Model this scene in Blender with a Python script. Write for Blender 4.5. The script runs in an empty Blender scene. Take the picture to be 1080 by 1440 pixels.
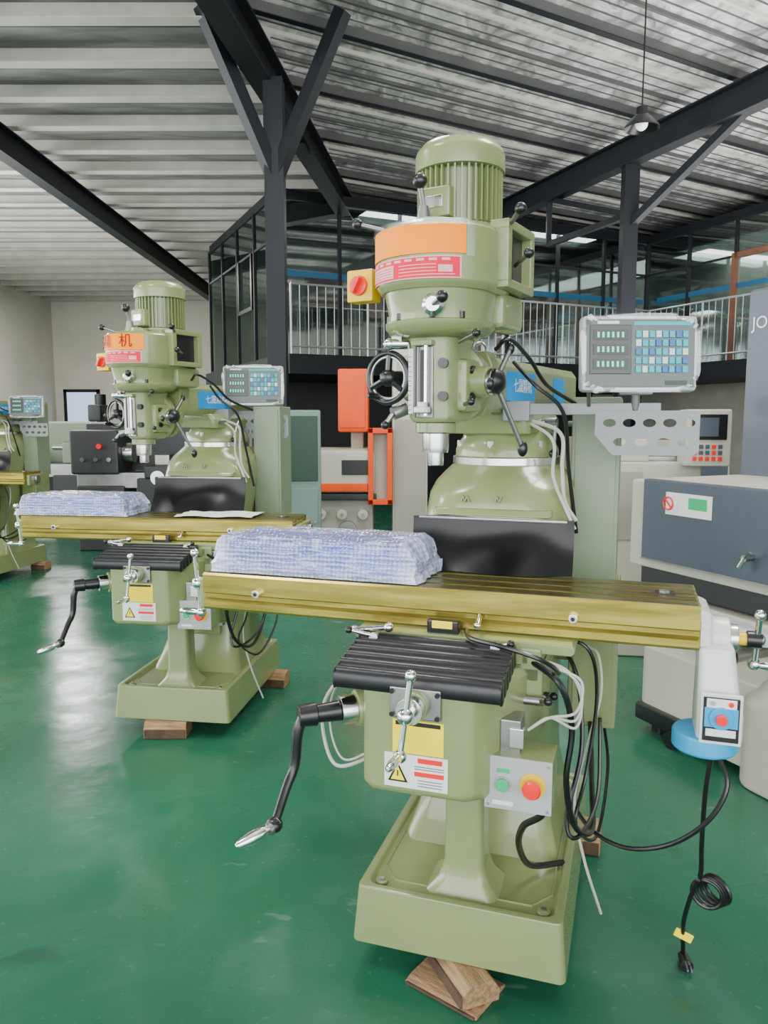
import bpy, bmesh, math, random
from mathutils import Vector, Matrix, Euler, noise
random.seed(7)
R=math.radians
# ------------------------------------------------------------------ materials
def mat(name,col,rough=.5,metal=0.,var=0.,vscale=6.,bump=0.,bscale=60.,stretch=None,coat=0.,rvar=0.,col2=None,emit=0.,spec=None):
    m=bpy.data.materials.new(name); m.use_nodes=True
    nt=m.node_tree; b=nt.nodes['Principled BSDF']
    b.inputs['Base Color'].default_value=(*col,1); b.inputs['Roughness'].default_value=rough
    b.inputs['Metallic'].default_value=metal
    if coat: b.inputs['Coat Weight'].default_value=coat; b.inputs['Coat Roughness'].default_value=.08
    if spec is not None: b.inputs['Specular IOR Level'].default_value=spec
    tc=nt.nodes.new('ShaderNodeTexCoord'); mp=nt.nodes.new('ShaderNodeMapping')
    nt.links.new(tc.outputs['Object'],mp.inputs[0])
    if stretch: mp.inputs['Scale'].default_value=stretch
    n=nt.nodes.new('ShaderNodeTexNoise'); n.inputs['Scale'].default_value=vscale; n.inputs['Detail'].default_value=5
    nt.links.new(mp.outputs[0],n.inputs['Vector'])
    if var or col2:
        cr=nt.nodes.new('ShaderNodeValToRGB')
        c2=col2 if col2 else tuple(c*(1-var) for c in col)
        cr.color_ramp.elements[0].position=.35; cr.color_ramp.elements[1].position=.65
        cr.color_ramp.elements[0].color=(*c2,1); cr.color_ramp.elements[1].color=(*col,1)
        nt.links.new(n.outputs[0],cr.inputs[0]); nt.links.new(cr.outputs[0],b.inputs['Base Color'])
    if rvar:
        mr=nt.nodes.new('ShaderNodeMapRange'); mr.inputs['To Min'].default_value=max(0.02,rough-rvar); mr.inputs['To Max'].default_value=rough+rvar
        nt.links.new(n.outputs[0],mr.inputs[0]); nt.links.new(mr.outputs[0],b.inputs['Roughness'])
    if bump:
        n2=nt.nodes.new('ShaderNodeTexNoise'); n2.inputs['Scale'].default_value=bscale; n2.inputs['Detail'].default_value=3
        nt.links.new(mp.outputs[0],n2.inputs['Vector'])
        bp=nt.nodes.new('ShaderNodeBump'); bp.inputs['Strength'].default_value=bump; bp.inputs['Distance'].default_value=.01
        nt.links.new(n2.outputs[0],bp.inputs['Height']); nt.links.new(bp.outputs[0],b.inputs['Normal'])
    if emit:
        b.inputs['Emission Color'].default_value=(*col,1); b.inputs['Emission Strength'].default_value=emit
    return m
G=mat('paint_sage_green',(.235,.285,.115),.27,0,.10,3,.06,25,coat=.4)
G2=mat('paint_green_grey',(.22,.285,.18),.4,0,.08,3,.03,20)
STEEL=mat('steel_polished',(.72,.72,.70),.2,1,.15,8)
STEELD=mat('steel_dull',(.36,.36,.34),.38,1,.2,10)
CHROME=mat('chrome',(.85,.85,.86),.08,1)
BLK=mat('black_plastic',(.008,.008,.009),.3,0,.2,10,coat=.15)
RUB=mat('black_rubber',(.004,.004,.005),.28,0,.2,8,.10,12,spec=.35)
RUBP=mat('pleated_rubber',(.008,.008,.010),.34,0,.2,8,.15,20,spec=.55)
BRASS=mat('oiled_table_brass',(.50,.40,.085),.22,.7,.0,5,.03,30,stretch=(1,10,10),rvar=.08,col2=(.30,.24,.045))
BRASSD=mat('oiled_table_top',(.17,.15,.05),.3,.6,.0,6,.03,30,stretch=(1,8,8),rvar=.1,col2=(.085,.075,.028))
SLOT=mat('slot_dark',(.02,.018,.01),.5,.3)
ORANGE=mat('orange_plate',(1.0,.27,.0),.5,0,.12,8,.15,14,emit=.38,spec=.15)  # plate is no light source; glow added to keep its orange bright
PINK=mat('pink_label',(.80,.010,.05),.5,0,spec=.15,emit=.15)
PINKW=mat('pale_pink_label',(.80,.45,.45),.5,0,spec=.2)
DRED=mat('plate_characters_red',(.32,.01,.004),.5,spec=.1)
WHITE=mat('white_label',(.8,.8,.78),.45)
WPAINT=mat('white_enamel',(.68,.69,.66),.3,0,.05,5,coat=.3)
YEL=mat('yellow_label',(.95,.74,.003),.5,spec=.2,emit=.15)
YEL2=mat('yellow_switch',(.88,.56,.005),.4)
RED=mat('red_plastic',(.85,.012,.008),.35,coat=.2,emit=.08)
GRNB=mat('green_button',(.01,.45,.16),.3)
BLUE=mat('blue_plastic',(.01,.34,.65),.3,coat=.2)
BLUEL=mat('blue_sticker',(.01,.27,.66),.5,spec=.2)
BLUEB=mat('blue_banner',(.01,.10,.20),.5)
GREYP=mat('grey_panel',(.40,.42,.41),.4,0,.05,4)
GREYPL=mat('bracket_grey',(.24,.255,.25),.42,.2,.08,6)
BEZEL=mat('readout_bezel',(.50,.52,.50),.4,0,.05,6)
SCREEN=mat('screen_panel',(.11,.13,.125),.35,0)
SCREEND=mat('screen_dark',(.03,.045,.04),.25,0)
DIG=mat('digits_green',(.05,.8,.45),.4,emit=.8)
KEYC=mat('keys_cyan',(.01,.40,.46),.4,emit=.05); KEYW=mat('keys_white',(.62,.74,.72),.4); KEYB=mat('keys_blue',(.02,.15,.42),.4)
CREAM=mat('cream_paint',(.52,.50,.41),.4,0,.08,3,coat=.15)
CREAMD=mat('cream_paint_dusty',(.38,.36,.30),.5,0,.15,3)
SLATE=mat('slate_panel',(.065,.083,.11),.4,0,.1,2,coat=.15)
TEAL=mat('teal_cabinet',(.16,.25,.21),.4,0,.1,3)
DTEAL=mat('dark_green_cabinet',(.015,.05,.03),.4,0,.1,3)
REDOR=mat('red_orange_paint',(.85,.085,.008),.45,0,.1,4,spec=.3,emit=.05)
DARKM=mat('dark_machine',(.022,.024,.024),.45,0,.2,4)
WOOD=mat('wood_block',(.42,.26,.13),.7,0,0,5,.5,30,stretch=(2,14,14),col2=(.22,.12,.055))
BARK=mat('bark',(.10,.055,.03),.9,0,0,12,.8,30,col2=(.05,.03,.018))
BEAM=mat('steel_beam_dark',(.011,.013,.017),.5,0,.2,2,spec=.3)
PURL=mat('purlin_cream',(.62,.60,.53),.5,0,.15,3)
PURD=mat('purlin_grey',(.10,.10,.097),.5,.2,.2,3)
RAIL=mat('rail_steel',(.45,.48,.48),.3,.6)
CWHITE=mat('cable_white',(.50,.49,.43),.4)
PEELY=mat('paper',(.75,.74,.68),.7,bump=.3,bscale=8)
WALLM=mat('wall_plaster',(.74,.70,.60),.8,0,.12,.6)
WALLIN=mat('office_wall',(.40,.41,.37),.8,0,.1,1)
LWOOD=mat('door_wood',(.20,.08,.04),.5,0,.2,4)
LIT=mat('lamp_bulb',(1,1,.95),.4,emit=.8)
SKYP=mat('daylight_pane',(.55,.75,.95),.2,emit=.9)
PBLUE=mat('parcel_blue',(.07,.11,.72),.4,0,.35,7)

def glassmat(name,tint,a,rough=.04):
    m=bpy.data.materials.new(name); m.use_nodes=True; nt=m.node_tree; nt.nodes.clear()
    o=nt.nodes.new('ShaderNodeOutputMaterial'); mx=nt.nodes.new('ShaderNodeMixShader')
    t=nt.nodes.new('ShaderNodeBsdfTransparent'); t.inputs[0].default_value=(*tint,1)
    g=nt.nodes.new('ShaderNodeBsdfGlossy'); g.inputs['Roughness'].default_value=rough; g.inputs[0].default_value=(.85,.9,.9,1)
    mx.inputs[0].default_value=a
    nt.links.new(t.outputs[0],mx.inputs[1]); nt.links.new(g.outputs[0],mx.inputs[2]); nt.links.new(mx.outputs[0],o.inputs[0])
    return m
GLASS=glassmat('window_glass',(.60,.68,.66),.26)
FILM=glassmat('plastic_film',(.98,.98,.98),.16,.15)

def bubble():
    m=bpy.data.materials.new('bubble_wrap'); m.use_nodes=True; nt=m.node_tree; b=nt.nodes['Principled BSDF']
    out=nt.nodes['Material Output']
    tc=nt.nodes.new('ShaderNodeTexCoord'); v=nt.nodes.new('ShaderNodeTexVoronoi'); v.inputs['Scale'].default_value=78; v.inputs['Randomness'].default_value=.15
    nt.links.new(tc.outputs['Object'],v.inputs['Vector'])
    n=nt.nodes.new('ShaderNodeTexNoise'); n.inputs['Scale'].default_value=7; n.inputs['Detail'].default_value=8; n.inputs['Distortion'].default_value=2.2
    nt.links.new(tc.outputs['Object'],n.inputs['Vector'])
    def mr(src,a,b_,c,d):
        x=nt.nodes.new('ShaderNodeMapRange'); x.inputs['From Min'].default_value=a; x.inputs['From Max'].default_value=b_; x.inputs['To Min'].default_value=c; x.inputs['To Max'].default_value=d
        nt.links.new(src,x.inputs[0]); return x.outputs[0]
    def add(a,b_):
        x=nt.nodes.new('ShaderNodeMath'); x.operation='ADD'; x.use_clamp=True; nt.links.new(a,x.inputs[0]); nt.links.new(b_,x.inputs[1]); return x.outputs[0]
    sp=nt.nodes.new('ShaderNodeSeparateXYZ'); nt.links.new(tc.outputs['Object'],sp.inputs[0])
    ab=nt.nodes.new('ShaderNodeMath'); ab.operation='ABSOLUTE'; nt.links.new(sp.outputs[0],ab.inputs[0])
    ends=mr(ab.outputs[0],.245,.29,0.,.45)
    f=add(add(mr(n.outputs[0],.52,.72,.06,.50),mr(v.outputs['Distance'],.2,.6,.0,.30)),ends)
    b.inputs['Base Color'].default_value=(.66,.72,.95,1); b.inputs['Roughness'].default_value=.08; b.inputs['Specular IOR Level'].default_value=1.0
    b.inputs['Coat Weight'].default_value=1.; b.inputs['Coat Roughness'].default_value=.03
    bp=nt.nodes.new('ShaderNodeBump'); bp.invert=True; bp.inputs['Strength'].default_value=1.; bp.inputs['Distance'].default_value=.005
    nt.links.new(v.outputs['Distance'],bp.inputs['Height']); nt.links.new(bp.outputs[0],b.inputs['Normal'])
    g=nt.nodes.new('ShaderNodeBsdfGlossy'); g.inputs['Roughness'].default_value=.10; nt.links.new(bp.outputs[0],g.inputs['Normal'])
    t=nt.nodes.new('ShaderNodeBsdfTransparent'); t.inputs[0].default_value=(.97,.98,1,1)
    mt=nt.nodes.new('ShaderNodeMixShader'); mt.inputs[0].default_value=.15; nt.links.new(t.outputs[0],mt.inputs[1]); nt.links.new(g.outputs[0],mt.inputs[2])
    mx=nt.nodes.new('ShaderNodeMixShader'); nt.links.new(f,mx.inputs[0]); nt.links.new(mt.outputs[0],mx.inputs[1]); nt.links.new(b.outputs[0],mx.inputs[2])
    nt.links.new(mx.outputs[0],out.inputs[0])
    return m
BUB=bubble()

def floormat():
    m=bpy.data.materials.new('floor_green_epoxy'); m.use_nodes=True; nt=m.node_tree; b=nt.nodes['Principled BSDF']
    tc=nt.nodes.new('ShaderNodeTexCoord')
    def noise(sc,det,dist=0,st=None):
        mp=nt.nodes.new('ShaderNodeMapping'); nt.links.new(tc.outputs['Object'],mp.inputs[0])
        if st: mp.inputs['Scale'].default_value=st
        n=nt.nodes.new('ShaderNodeTexNoise'); n.inputs['Scale'].default_value=sc; n.inputs['Detail'].default_value=det; n.inputs['Distortion'].default_value=dist
        nt.links.new(mp.outputs[0],n.inputs['Vector']); return n
    def ramp(src,p0,p1,c0,c1):
        r=nt.nodes.new('ShaderNodeValToRGB'); r.color_ramp.elements[0].position=p0; r.color_ramp.elements[1].position=p1
        r.color_ramp.elements[0].color=(*c0,1); r.color_ramp.elements[1].color=(*c1,1); nt.links.new(src,r.inputs[0]); return r
    def mix(f,a,bb):
        x=nt.nodes.new('ShaderNodeMix'); x.data_type='RGBA'; nt.links.new(f,x.inputs[0])
        if isinstance(a,tuple): x.inputs[6].default_value=(*a,1)
        else: nt.links.new(a,x.inputs[6])
        if isinstance(bb,tuple): x.inputs[7].default_value=(*bb,1)
        else: nt.links.new(bb,x.inputs[7])
        return x.outputs[2]
    base=ramp(noise(.9,6,.5).outputs[0],.3,.7,(.013,.100,.052),(.020,.130,.070))
    sc=ramp(noise(2.2,10,1.2,(1,.7,1)).outputs[0],.54,.80,(0,0,0),(.30,.30,.30))
    c=mix(sc.outputs[0],base.outputs[0],(.11,.21,.155))
    sp=ramp(noise(38,3).outputs[0],.66,.74,(0,0,0),(.5,.5,.5))
    c=mix(sp.outputs[0],c,(.09,.18,.13))
    sl=ramp(noise(14,5,.5,(.5,1,1)).outputs[0],.67,.72,(0,0,0),(.4,.4,.4))
    c=mix(sl.outputs[0],c,(.15,.22,.17))
    dk=ramp(noise(1.7,8,2.5,(.4,1,1)).outputs[0],.62,.72,(0,0,0),(.5,.5,.5))
    c=mix(dk.outputs[0],c,(.013,.055,.034))
    nt.links.new(c,b.inputs['Base Color'])
    rr=ramp(noise(3,8,1).outputs[0],.3,.75,(.17,)*3,(.34,)*3); nt.links.new(rr.outputs[0],b.inputs['Roughness'])
    bp=nt.nodes.new('ShaderNodeBump'); bp.inputs['Strength'].default_value=.14; bp.inputs['Distance'].default_value=.02
    nt.links.new(noise(4,4).outputs[0],bp.inputs['Height']); nt.links.new(bp.outputs[0],b.inputs['Normal'])
    b.inputs['Specular IOR Level'].default_value=.45
    return m
FLOOR=floormat()

def foil(name,c1,c2,rough,metal,st,bs,rz=0):
    m=bpy.data.materials.new(name); m.use_nodes=True; nt=m.node_tree; b=nt.nodes['Principled BSDF']
    tc=nt.nodes.new('ShaderNodeTexCoord'); mp=nt.nodes.new('ShaderNodeMapping'); mp.inputs['Scale'].default_value=st; mp.inputs['Rotation'].default_value=(0,0,rz)
    nt.links.new(tc.outputs['Object'],mp.inputs[0])
    n=nt.nodes.new('ShaderNodeTexNoise'); n.inputs['Scale'].default_value=2.6; n.inputs['Detail'].default_value=9; n.inputs['Distortion'].default_value=.9
    nt.links.new(mp.outputs[0],n.inputs['Vector'])
    r=nt.nodes.new('ShaderNodeValToRGB'); r.color_ramp.elements[0].position=.36; r.color_ramp.elements[1].position=.62
    r.color_ramp.elements[0].color=(*c1,1); r.color_ramp.elements[1].color=(*c2,1)
    nt.links.new(n.outputs[0],r.inputs[0]); nt.links.new(r.outputs[0],b.inputs['Base Color'])
    bp=nt.nodes.new('ShaderNodeBump'); bp.inputs['Strength'].default_value=bs; bp.inputs['Distance'].default_value=.06
    nt.links.new(n.outputs[0],bp.inputs['Height']); nt.links.new(bp.outputs[0],b.inputs['Normal'])
    b.inputs['Roughness'].default_value=rough; b.inputs['Metallic'].default_value=metal
    return m
FOILR=foil('roof_foil_silver',(.26,.26,.25),(.74,.74,.71),.40,.25,(1.6,1,1),.9)
FOILL=foil('roof_sheet_grey',(.13,.13,.125),(.24,.24,.23),.5,.1,(.4,2,1),.4)

# ------------------------------------------------------------------ builder
def rrect(cx,cy,hx,hy,r,z,n=5):
    r=min(r,hx-1e-4,hy-1e-4); pts=[]
    for (sx,sy,a0) in ((1,-1,-90),(1,1,0),(-1,1,90),(-1,-1,180)):
        for i in range(n+1):
            a=R(a0+90*i/n); pts.append((cx+sx*(hx-r)+r*math.cos(a),cy+sy*(hy-r)+r*math.sin(a),z))
    return pts
def basis(d):
    d=Vector(d).normalized(); u=Vector((0,0,1)) if abs(d.z)<.9 else Vector((1,0,0))
    a=d.cross(u).normalized(); b=d.cross(a).normalized(); return a,b
def catmull(pts,k=8):
    P=[Vector(p) for p in pts]
    if len(P)<3: return P
    P=[P[0]*2-P[1]]+P+[P[-1]*2-P[-2]]; out=[]
    for i in range(1,len(P)-2):
        for j in range(k):
            t=j/k; a,b,c,d=P[i-1:i+3]
            out.append(.5*((2*b)+(-a+c)*t+(2*a-5*b+4*c-d)*t*t+(-a+3*b-3*c+d)*t**3))
    out.append(P[-2]); return out
class B:
    def __init__(s,name,parent=None,loc=(0,0,0),rot=(0,0,0)):
        s.name=name;s.parent=parent;s.loc=loc;s.rot=rot;s.bm=bmesh.new();s.mats=[]
    def _add(s,tb,m,bev=0,seg=2,ang=35):
        if bev>0:
            tb.normal_update()
            es=[e for e in tb.edges if len(e.link_faces)==2 and e.calc_face_angle(0)>R(ang)]
            if es: bmesh.ops.bevel(tb,geom=es,offset=bev,offset_type='OFFSET',segments=seg,profile=.5,affect='EDGES',clamp_overlap=True)
        if m not in s.mats: s.mats.append(m)
        i=s.mats.index(m)
        for f in tb.faces: f.material_index=i; f.smooth=True
        me=bpy.data.meshes.new('tmp'); tb.to_mesh(me); tb.free(); s.bm.from_mesh(me); bpy.data.meshes.remove(me)
    def box(s,c,d,m,bev=0.,rot=None,seg=2):
        tb=bmesh.new(); bmesh.ops.create_cube(tb,size=1)
        M=Matrix.Translation(c)@(Euler(rot).to_matrix().to_4x4() if rot else Matrix())@Matrix.Diagonal((*d,1))
        bmesh.ops.transform(tb,matrix=M,verts=tb.verts); s._add(tb,m,bev,seg)
    def bx(s,x0,x1,y0,y1,z0,z1,m,bev=0.):
        s.box(((x0+x1)/2,(y0+y1)/2,(z0+z1)/2),(abs(x1-x0),abs(y1-y0),abs(z1-z0)),m,bev)
    def loft(s,rings,m,bev=0.,cap=True,closed=True,seg=2,ang=35):
        tb=bmesh.new(); V=[[tb.verts.new(p) for p in r] for r in rings]; n=len(V[0])
        for a,b in zip(V,V[1:]):
            for i in range(n if closed else n-1):
                j=(i+1)%n
                tb.faces.new((a[i],a[j],b[j],b[i]))
        if cap and closed:
            tb.faces.new(V[0][::-1]); tb.faces.new(V[-1])
        bmesh.ops.recalc_face_normals(tb,faces=tb.faces)
        s._add(tb,m,bev,seg,ang)
    def prism(s,poly,z0,z1,m,bev=0.):
        s.loft([[(x,y,z0) for x,y in poly],[(x,y,z1) for x,y in poly]],m,bev)
    def lathe(s,prof,c,m,d=(0,0,1),seg=32,bev=0):
        a,b=basis(d); D=Vector(d).normalized(); C=Vector(c); rings=[]
        for r,h in prof:
            r=max(r,1e-4)
            rings.append([C+D*h+a*(r*math.cos(2*math.pi*i/seg))+b*(r*math.sin(2*math.pi*i/seg)) for i in range(seg)])
        s.loft(rings,m,bev)
    def cyl(s,p0,p1,r,m,r2=None,seg=24,bev=0.):
        p0=Vector(p0);p1=Vector(p1);L=(p1-p0).length
        s.lathe([(r,0),(r if r2 is None else r2,L)],p0,m,p1-p0,seg,bev)
    def sph(s,c,r,m,sc=(1,1,1),seg=16):
        tb=bmesh.new(); bmesh.ops.create_uvsphere(tb,u_segments=seg,v_segments=max(6,seg//2+2),radius=r)
        bmesh.ops.transform(tb,matrix=Matrix.Translation(c)@Matrix.Diagonal((*sc,1)),verts=tb.verts); s._add(tb,m)
    def tube(s,pts,r,m,seg=8,k=8,r1=None,close=False):
        P=catmull(pts,k); n=len(P); rings=[]; a=None
        for i,p in enumerate(P):
            t=(P[min(i+1,n-1)]-P[max(i-1,0)]).normalized()
            if a is None: a,_=basis(t)
            a=(a-t*a.dot(t)).normalized(); b=t.cross(a)
            rr=r if r1 is None else r+(r1-r)*i/(n-1)
            rings.append([p+a*(rr*math.cos(2*math.pi*j/seg))+b*(rr*math.sin(2*math.pi*j/seg)) for j in range(seg)])
        s.loft(rings,m)
    def torus(s,c,d,r,rr,m,seg=32,ss=10):
        a,b=basis(d);D=Vector(d).normalized();C=Vector(c);rings=[]
        for i in range(seg+1):
            t=2*math.pi*i/seg; o=a*math.cos(t)+b*math.sin(t)
            rings.append([C+o*(r+rr*math.cos(2*math.pi*j/ss))+D*(rr*math.sin(2*math.pi*j/ss)) for j in range(ss)])
        s.loft(rings,m,cap=False)
    def done(s,ang=38,wn=True):
        me=bpy.data.meshes.new(s.name); s.bm.to_mesh(me); s.bm.free()
        for m in s.mats: me.materials.append(m)
        me.set_sharp_from_angle(angle=R(ang))
        o=bpy.data.objects.new(s.name,me); bpy.context.collection.objects.link(o)
        if s.parent: o.parent=s.parent
        o.location=s.loc; o.rotation_euler=s.rot
        if wn:
            w=o.modifiers.new('wn','WEIGHTED_NORMAL'); w.keep_sharp=True
        return o
def empty(name,loc,rz=0):
    e=bpy.data.objects.new(name,None); bpy.context.collection.objects.link(e); e.location=loc; e.rotation_euler=(0,0,rz); e.empty_display_size=.1; return e
def sub(n,E,loc,rot):
    e=bpy.data.objects.new(n,None); bpy.context.collection.objects.link(e); e.parent=E; e.location=loc; e.rotation_euler=rot; return e
def text(name,s,loc,rot,size,m,parent,align='CENTER',sx=1):
    c=bpy.data.curves.new(name,'FONT'); c.body=s; c.size=size; c.align_x=align; c.align_y='CENTER'; c.extrude=.0004
    o=bpy.data.objects.new(name,c); bpy.context.collection.objects.link(o); c.materials.append(m)
    o.parent=parent; o.location=loc; o.rotation_euler=rot; o.scale=(sx,1,1); return o
def ballcrank(b,c,d,L,ax,m=CHROME):
    c=Vector(c);d=Vector(d).normalized();ax=Vector(ax).normalized()
    b.cyl(c-d*L,c+d*L,.0075,m,seg=12); b.sph(c,.02,m); b.sph(c-d*L,.014,m); b.sph(c+d*L,.016,m)
    b.lathe([(.006,0),(.011,.02),(.012,.05),(.008,.075),(.003,.08)],c+d*L,m,ax,16)

# ------------------------------------------------------------------ milling machine
def mill(O,yaw,swivel,dzh=0.,kz=0.,pf=False,dro=(.400,.466,1.68),dro_rot=18,full=True):
    E=empty('milling_machine',(O[0],O[1],0),-R(yaw))
    b=B('base_casting',E)
    b.loft([rrect(0,.45,.2875,.45,.02,.08),rrect(0,.45,.275,.437,.02,.237),rrect(0,.45,.252,.414,.03,.237),rrect(0,.45,.246,.408,.03,.222)],G,.005)
    for p,q in (((-.19,.09),(.19,.09)),((-.19,.09),(-.235,.15)),((.19,.09),(.235,.15)),((-.235,.15),(-.235,.5)),((.235,.15),(.235,.5))):
        b.cyl((*p,.222),(*q,.222),.004,G,seg=8)
    for x in (-.222,.222):
        b.cyl((x,.070,.222),(x,.070,.230),.018,G,seg=20,bev=.003); b.cyl((x,.070,.23),(x,.070,.235),.008,STEELD,seg=6)
    b.loft([rrect(0,.15,.105,.09,.03,.215),rrect(0,.15,.07,.07,.03,.255),rrect(0,.15,.055,.055,.022,.30),rrect(0,.15,.05,.05,.02,.62)],G,.004)
    def cs(z,hx,y0,y1,r): return rrect(0,(y0+y1)/2,hx,(y1-y0)/2,r,z)
    b.loft([cs(.215,.235,.30,.86,.05),cs(.27,.215,.335,.86,.05),cs(.36,.19,.385,.865,.05),cs(.55,.18,.40,.87,.05),cs(1.0,.195,.42,.90,.05),
            cs(1.10,.215,.44,.94,.06),cs(1.20,.225,.45,.965,.10),cs(1.27,.225,.465,.965,.14),cs(1.305,.218,.485,.95,.18),cs(1.332,.200,.515,.925,.195),cs(1.350,.182,.535,.905,.18),cs(1.358,.172,.545,.895,.17)],G,0)
    b.bx(-.12,.12,.36,.46,.40,.92,G,.01); b.bx(-.135,.135,.355,.385,.45,.90,STEELD,.004)
    b.loft([rrect(0,.462,.18,.022,.018,1.212),rrect(0,.47,.18,.02,.018,1.232)],G,.004)
    for i in range(7): b.box((-.09+.006*i+(.08 if i>3 else 0),.452,1.262),(.003,.012,.02),G,rot=(0,.4*(-1)**i,0))
    b.done()
    b=B('turret_ring',E); b.lathe([(.17,0),(.176,.003),(.176,.024),(.17,.028)],(0,.72,1.355),STEEL,seg=48)
    b.lathe([(.168,0),(.168,.02),(.158,.045),(.145,.06),(.14,.09)],(0,.72,1.382),G,seg=40)
    for i in range(6):
        a=R(60*i+20); b.cyl((.154*math.cos(a),.72+.154*math.sin(a),1.395),(.154*math.cos(a),.72+.154*math.sin(a),1.432),.011,STEELD,seg=6)
    b.done()
    k=B('knee',E,loc=(0,0,kz))
    def ks(y,x0,x1,z0,z1,c=.015):
        return [(x0+c,y,z0),(x1-c,y,z0),(x1,y,z0+c),(x1,y,z1-c),(x1-c,y,z1),(x0+c,y,z1),(x0,y,z1-c),(x0,y,z0+c)]
    k.loft([ks(-.15,-.185,.055,.615,.872,.02),ks(-.14,-.20,.075,.602,.878,.02),ks(-.10,-.21,.105,.598,.880),ks(.05,-.21,.165,.56,.882),ks(.40,-.21,.19,.48,.885)],G,.006)
    k.bx(-.22,.205,.06,.40,.80,.885,G,.008)
    k.box((-.065,-.155,.838),(.125,.016,.075),STEELD,.004)
    for x in (-.12,-.01):
        for z in (.81,.866): k.cyl((x,-.162,z),(x,-.170,z),.006,BLK,seg=10)
    k.cyl((-.065,-.16,.838),(-.065,-.185,.838),.036,G,seg=32,bev=.003)
    k.cyl((-.065,-.185,.838),(-.065,-.215,.838),.032,STEEL,seg=32,bev=.002)
    k.cyl((-.065,-.215,.838),(-.065,-.245,.838),.014,CHROME,seg=16)
    ballcrank(k,(-.065,-.24,.838),(-.12,-.03,-1),.095,(-.05,-1,.05))
    k.box((-.060,-.1512,.752),(.125,.002,.082),YEL); k.box((-.06,-.1526,.785),(.11,.001,.010),BLK)
    k.box((-.065,-.1512,.666),(.156,.002,.084),WHITE)
    k.loft([[(-.134,-.1526,.638),(-.084,-.1526,.638),(-.109,-.1526,.686)],[(-.134,-.1535,.638),(-.084,-.1535,.638),(-.109,-.1535,.686)]],BLK)
    k.loft([[(-.1265,-.1536,.6425),(-.0915,-.1536,.6425),(-.109,-.1536,.678)],[(-.1265,-.1543,.6425),(-.0915,-.1543,.6425),(-.109,-.1543,.678)]],YEL)
    k.bx(-.1105,-.1075,-.1550,-.154,.652,.667,BLK)
    k.bx(-.06,.0,-.1535,-.152,.690,.702,RED); k.bx(-.068,.004,-.1535,-.152,.657,.668,RED)
    for i in range(3): k.bx(-.06,.0,-.1535,-.1525,.632+.007*i,.634+.007*i,STEELD)
    for i in range(2): k.bx(-.068,.004,-.1535,-.1525,.674+.006*i,.676+.006*i,STEELD)
    d=Vector((-.80,-.6,-.02)).normalized(); c0=Vector((-.19,-.06,.785))
    k.cyl(c0,c0+d*.06,.055,G,r2=.045,seg=32,bev=.004)
    k.cyl(c0+d*.06,c0+d*.10,.036,STEEL,seg=32,bev=.002)
    k.cyl(c0+d*.10,c0+d*.16,.026,BLK,r2=.022,seg=24,bev=.003)
    k.cyl(c0+d*.16,c0+d*.205,.030,BLK,r2=.026,seg=12,bev=.003)
    pe=c0+d*.19
    k.tube([pe,pe+Vector((-.012,-.012,-.04)),(-.362,-.19,.66),(-.372,-.22,.61),(-.378,-.27,.548)],.015,BLK,seg=12,r1=.011)
    k.sph((-.378,-.275,.545),.021,BLK,(1,1,.9))
    k.cyl((-.372,-.268,.549),(-.385,-.292,.54),.016,STEELD,seg=16)
    k.lathe([(.008,0),(.009,.01),(.0145,.025),(.015,.05),(.010,.08),(.004,.088)],(-.384,-.285,.541),CHROME,(-.62,-.72,-.22),16)
    for y,z in ((.05,.80),(.2,.76)):
        k.cyl((.16,y,z),(.21,y,z),.012,STEELD,seg=12); k.cyl((.2,y,z),(.225,y-.05,z+.02),.006,STEEL,seg=8); k.sph((.225,y-.05,z+.02),.011,BLK)
    k.box((.145,-.03,.745),(.05,.07,.085),STEELD,.004); k.box((.16,-.06,.745),(.035,.02,.05),STEEL,.003)
    if full:
        k.tube([(-.20,.02,.86),(-.30,-.0,.83),(-.37,.02,.74),(-.375,.03,.64),(-.33,0,.58),(-.26,.0,.60),(-.2,.03,.64)],.005,CWHITE,seg=8)
        k.tube([(-.20,.03,.87),(-.28,.01,.85),(-.35,.03,.76),(-.355,.03,.66),(-.31,0,.60),(-.25,.0,.62),(-.2,.03,.66)],.003,CWHITE,seg=8)
    k.done()
    s=B('push_button_station',E,loc=(0,0,kz))
    s.box((.170,-.04,.645),(.160,.11,.128),G,.004); s.box((.170,-.098,.645),(.158,.006,.130),GREYP,.002)
    for x in (.1,.24):
        for z in (.59,.70): s.cyl((x,-.1,z),(x,-.103,z),.004,STEEL,seg=10)
    s.cyl((.135,-.10,.645),(.135,-.108,.645),.019,STEEL,seg=24); s.cyl((.135,-.108,.645),(.135,-.116,.645),.0145,GRNB,seg=24,bev=.002)
    s.bx(.12,.15,-.1025,-.101,.672,.682,GRNB)
    s.cyl((.205,-.10,.650),(.205,-.1045,.650),.030,YEL2,seg=32); s.cyl((.205,-.104,.65),(.205,-.122,.65),.012,BLK,seg=20)
    s.lathe([(.014,0),(.021,.004),(.022,.012),(.018,.017),(.002,.018)],(.205,-.118,.65),RED,(0,-1,0),28)
    s.bx(.11,.16,-.1025,-.101,.592,.602,WHITE); s.done()
    s=B('saddle',E,loc=(0,0,kz))
    s.bx(-.19,.17,.06,.43,.885,.925,G,.005); s.loft([ks(.07,-.30,.28,.915,.942,.008),ks(.42,-.30,.28,.915,.942,.008)],G,.003)
    s.bx(-.215,-.175,.05,.12,.86,.93,G,.008)
    s.bx(.145,.20,.06,.40,.84,.93,G,.008)
    s.box((-.06,.098,.955),(.085,.03,.045),BLK,.006); s.box((-.06,.081,.966),(.055,.004,.020),YEL,.002); s.box((-.06,.088,.925),(.03,.02,.03),BLK,.004)
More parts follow.
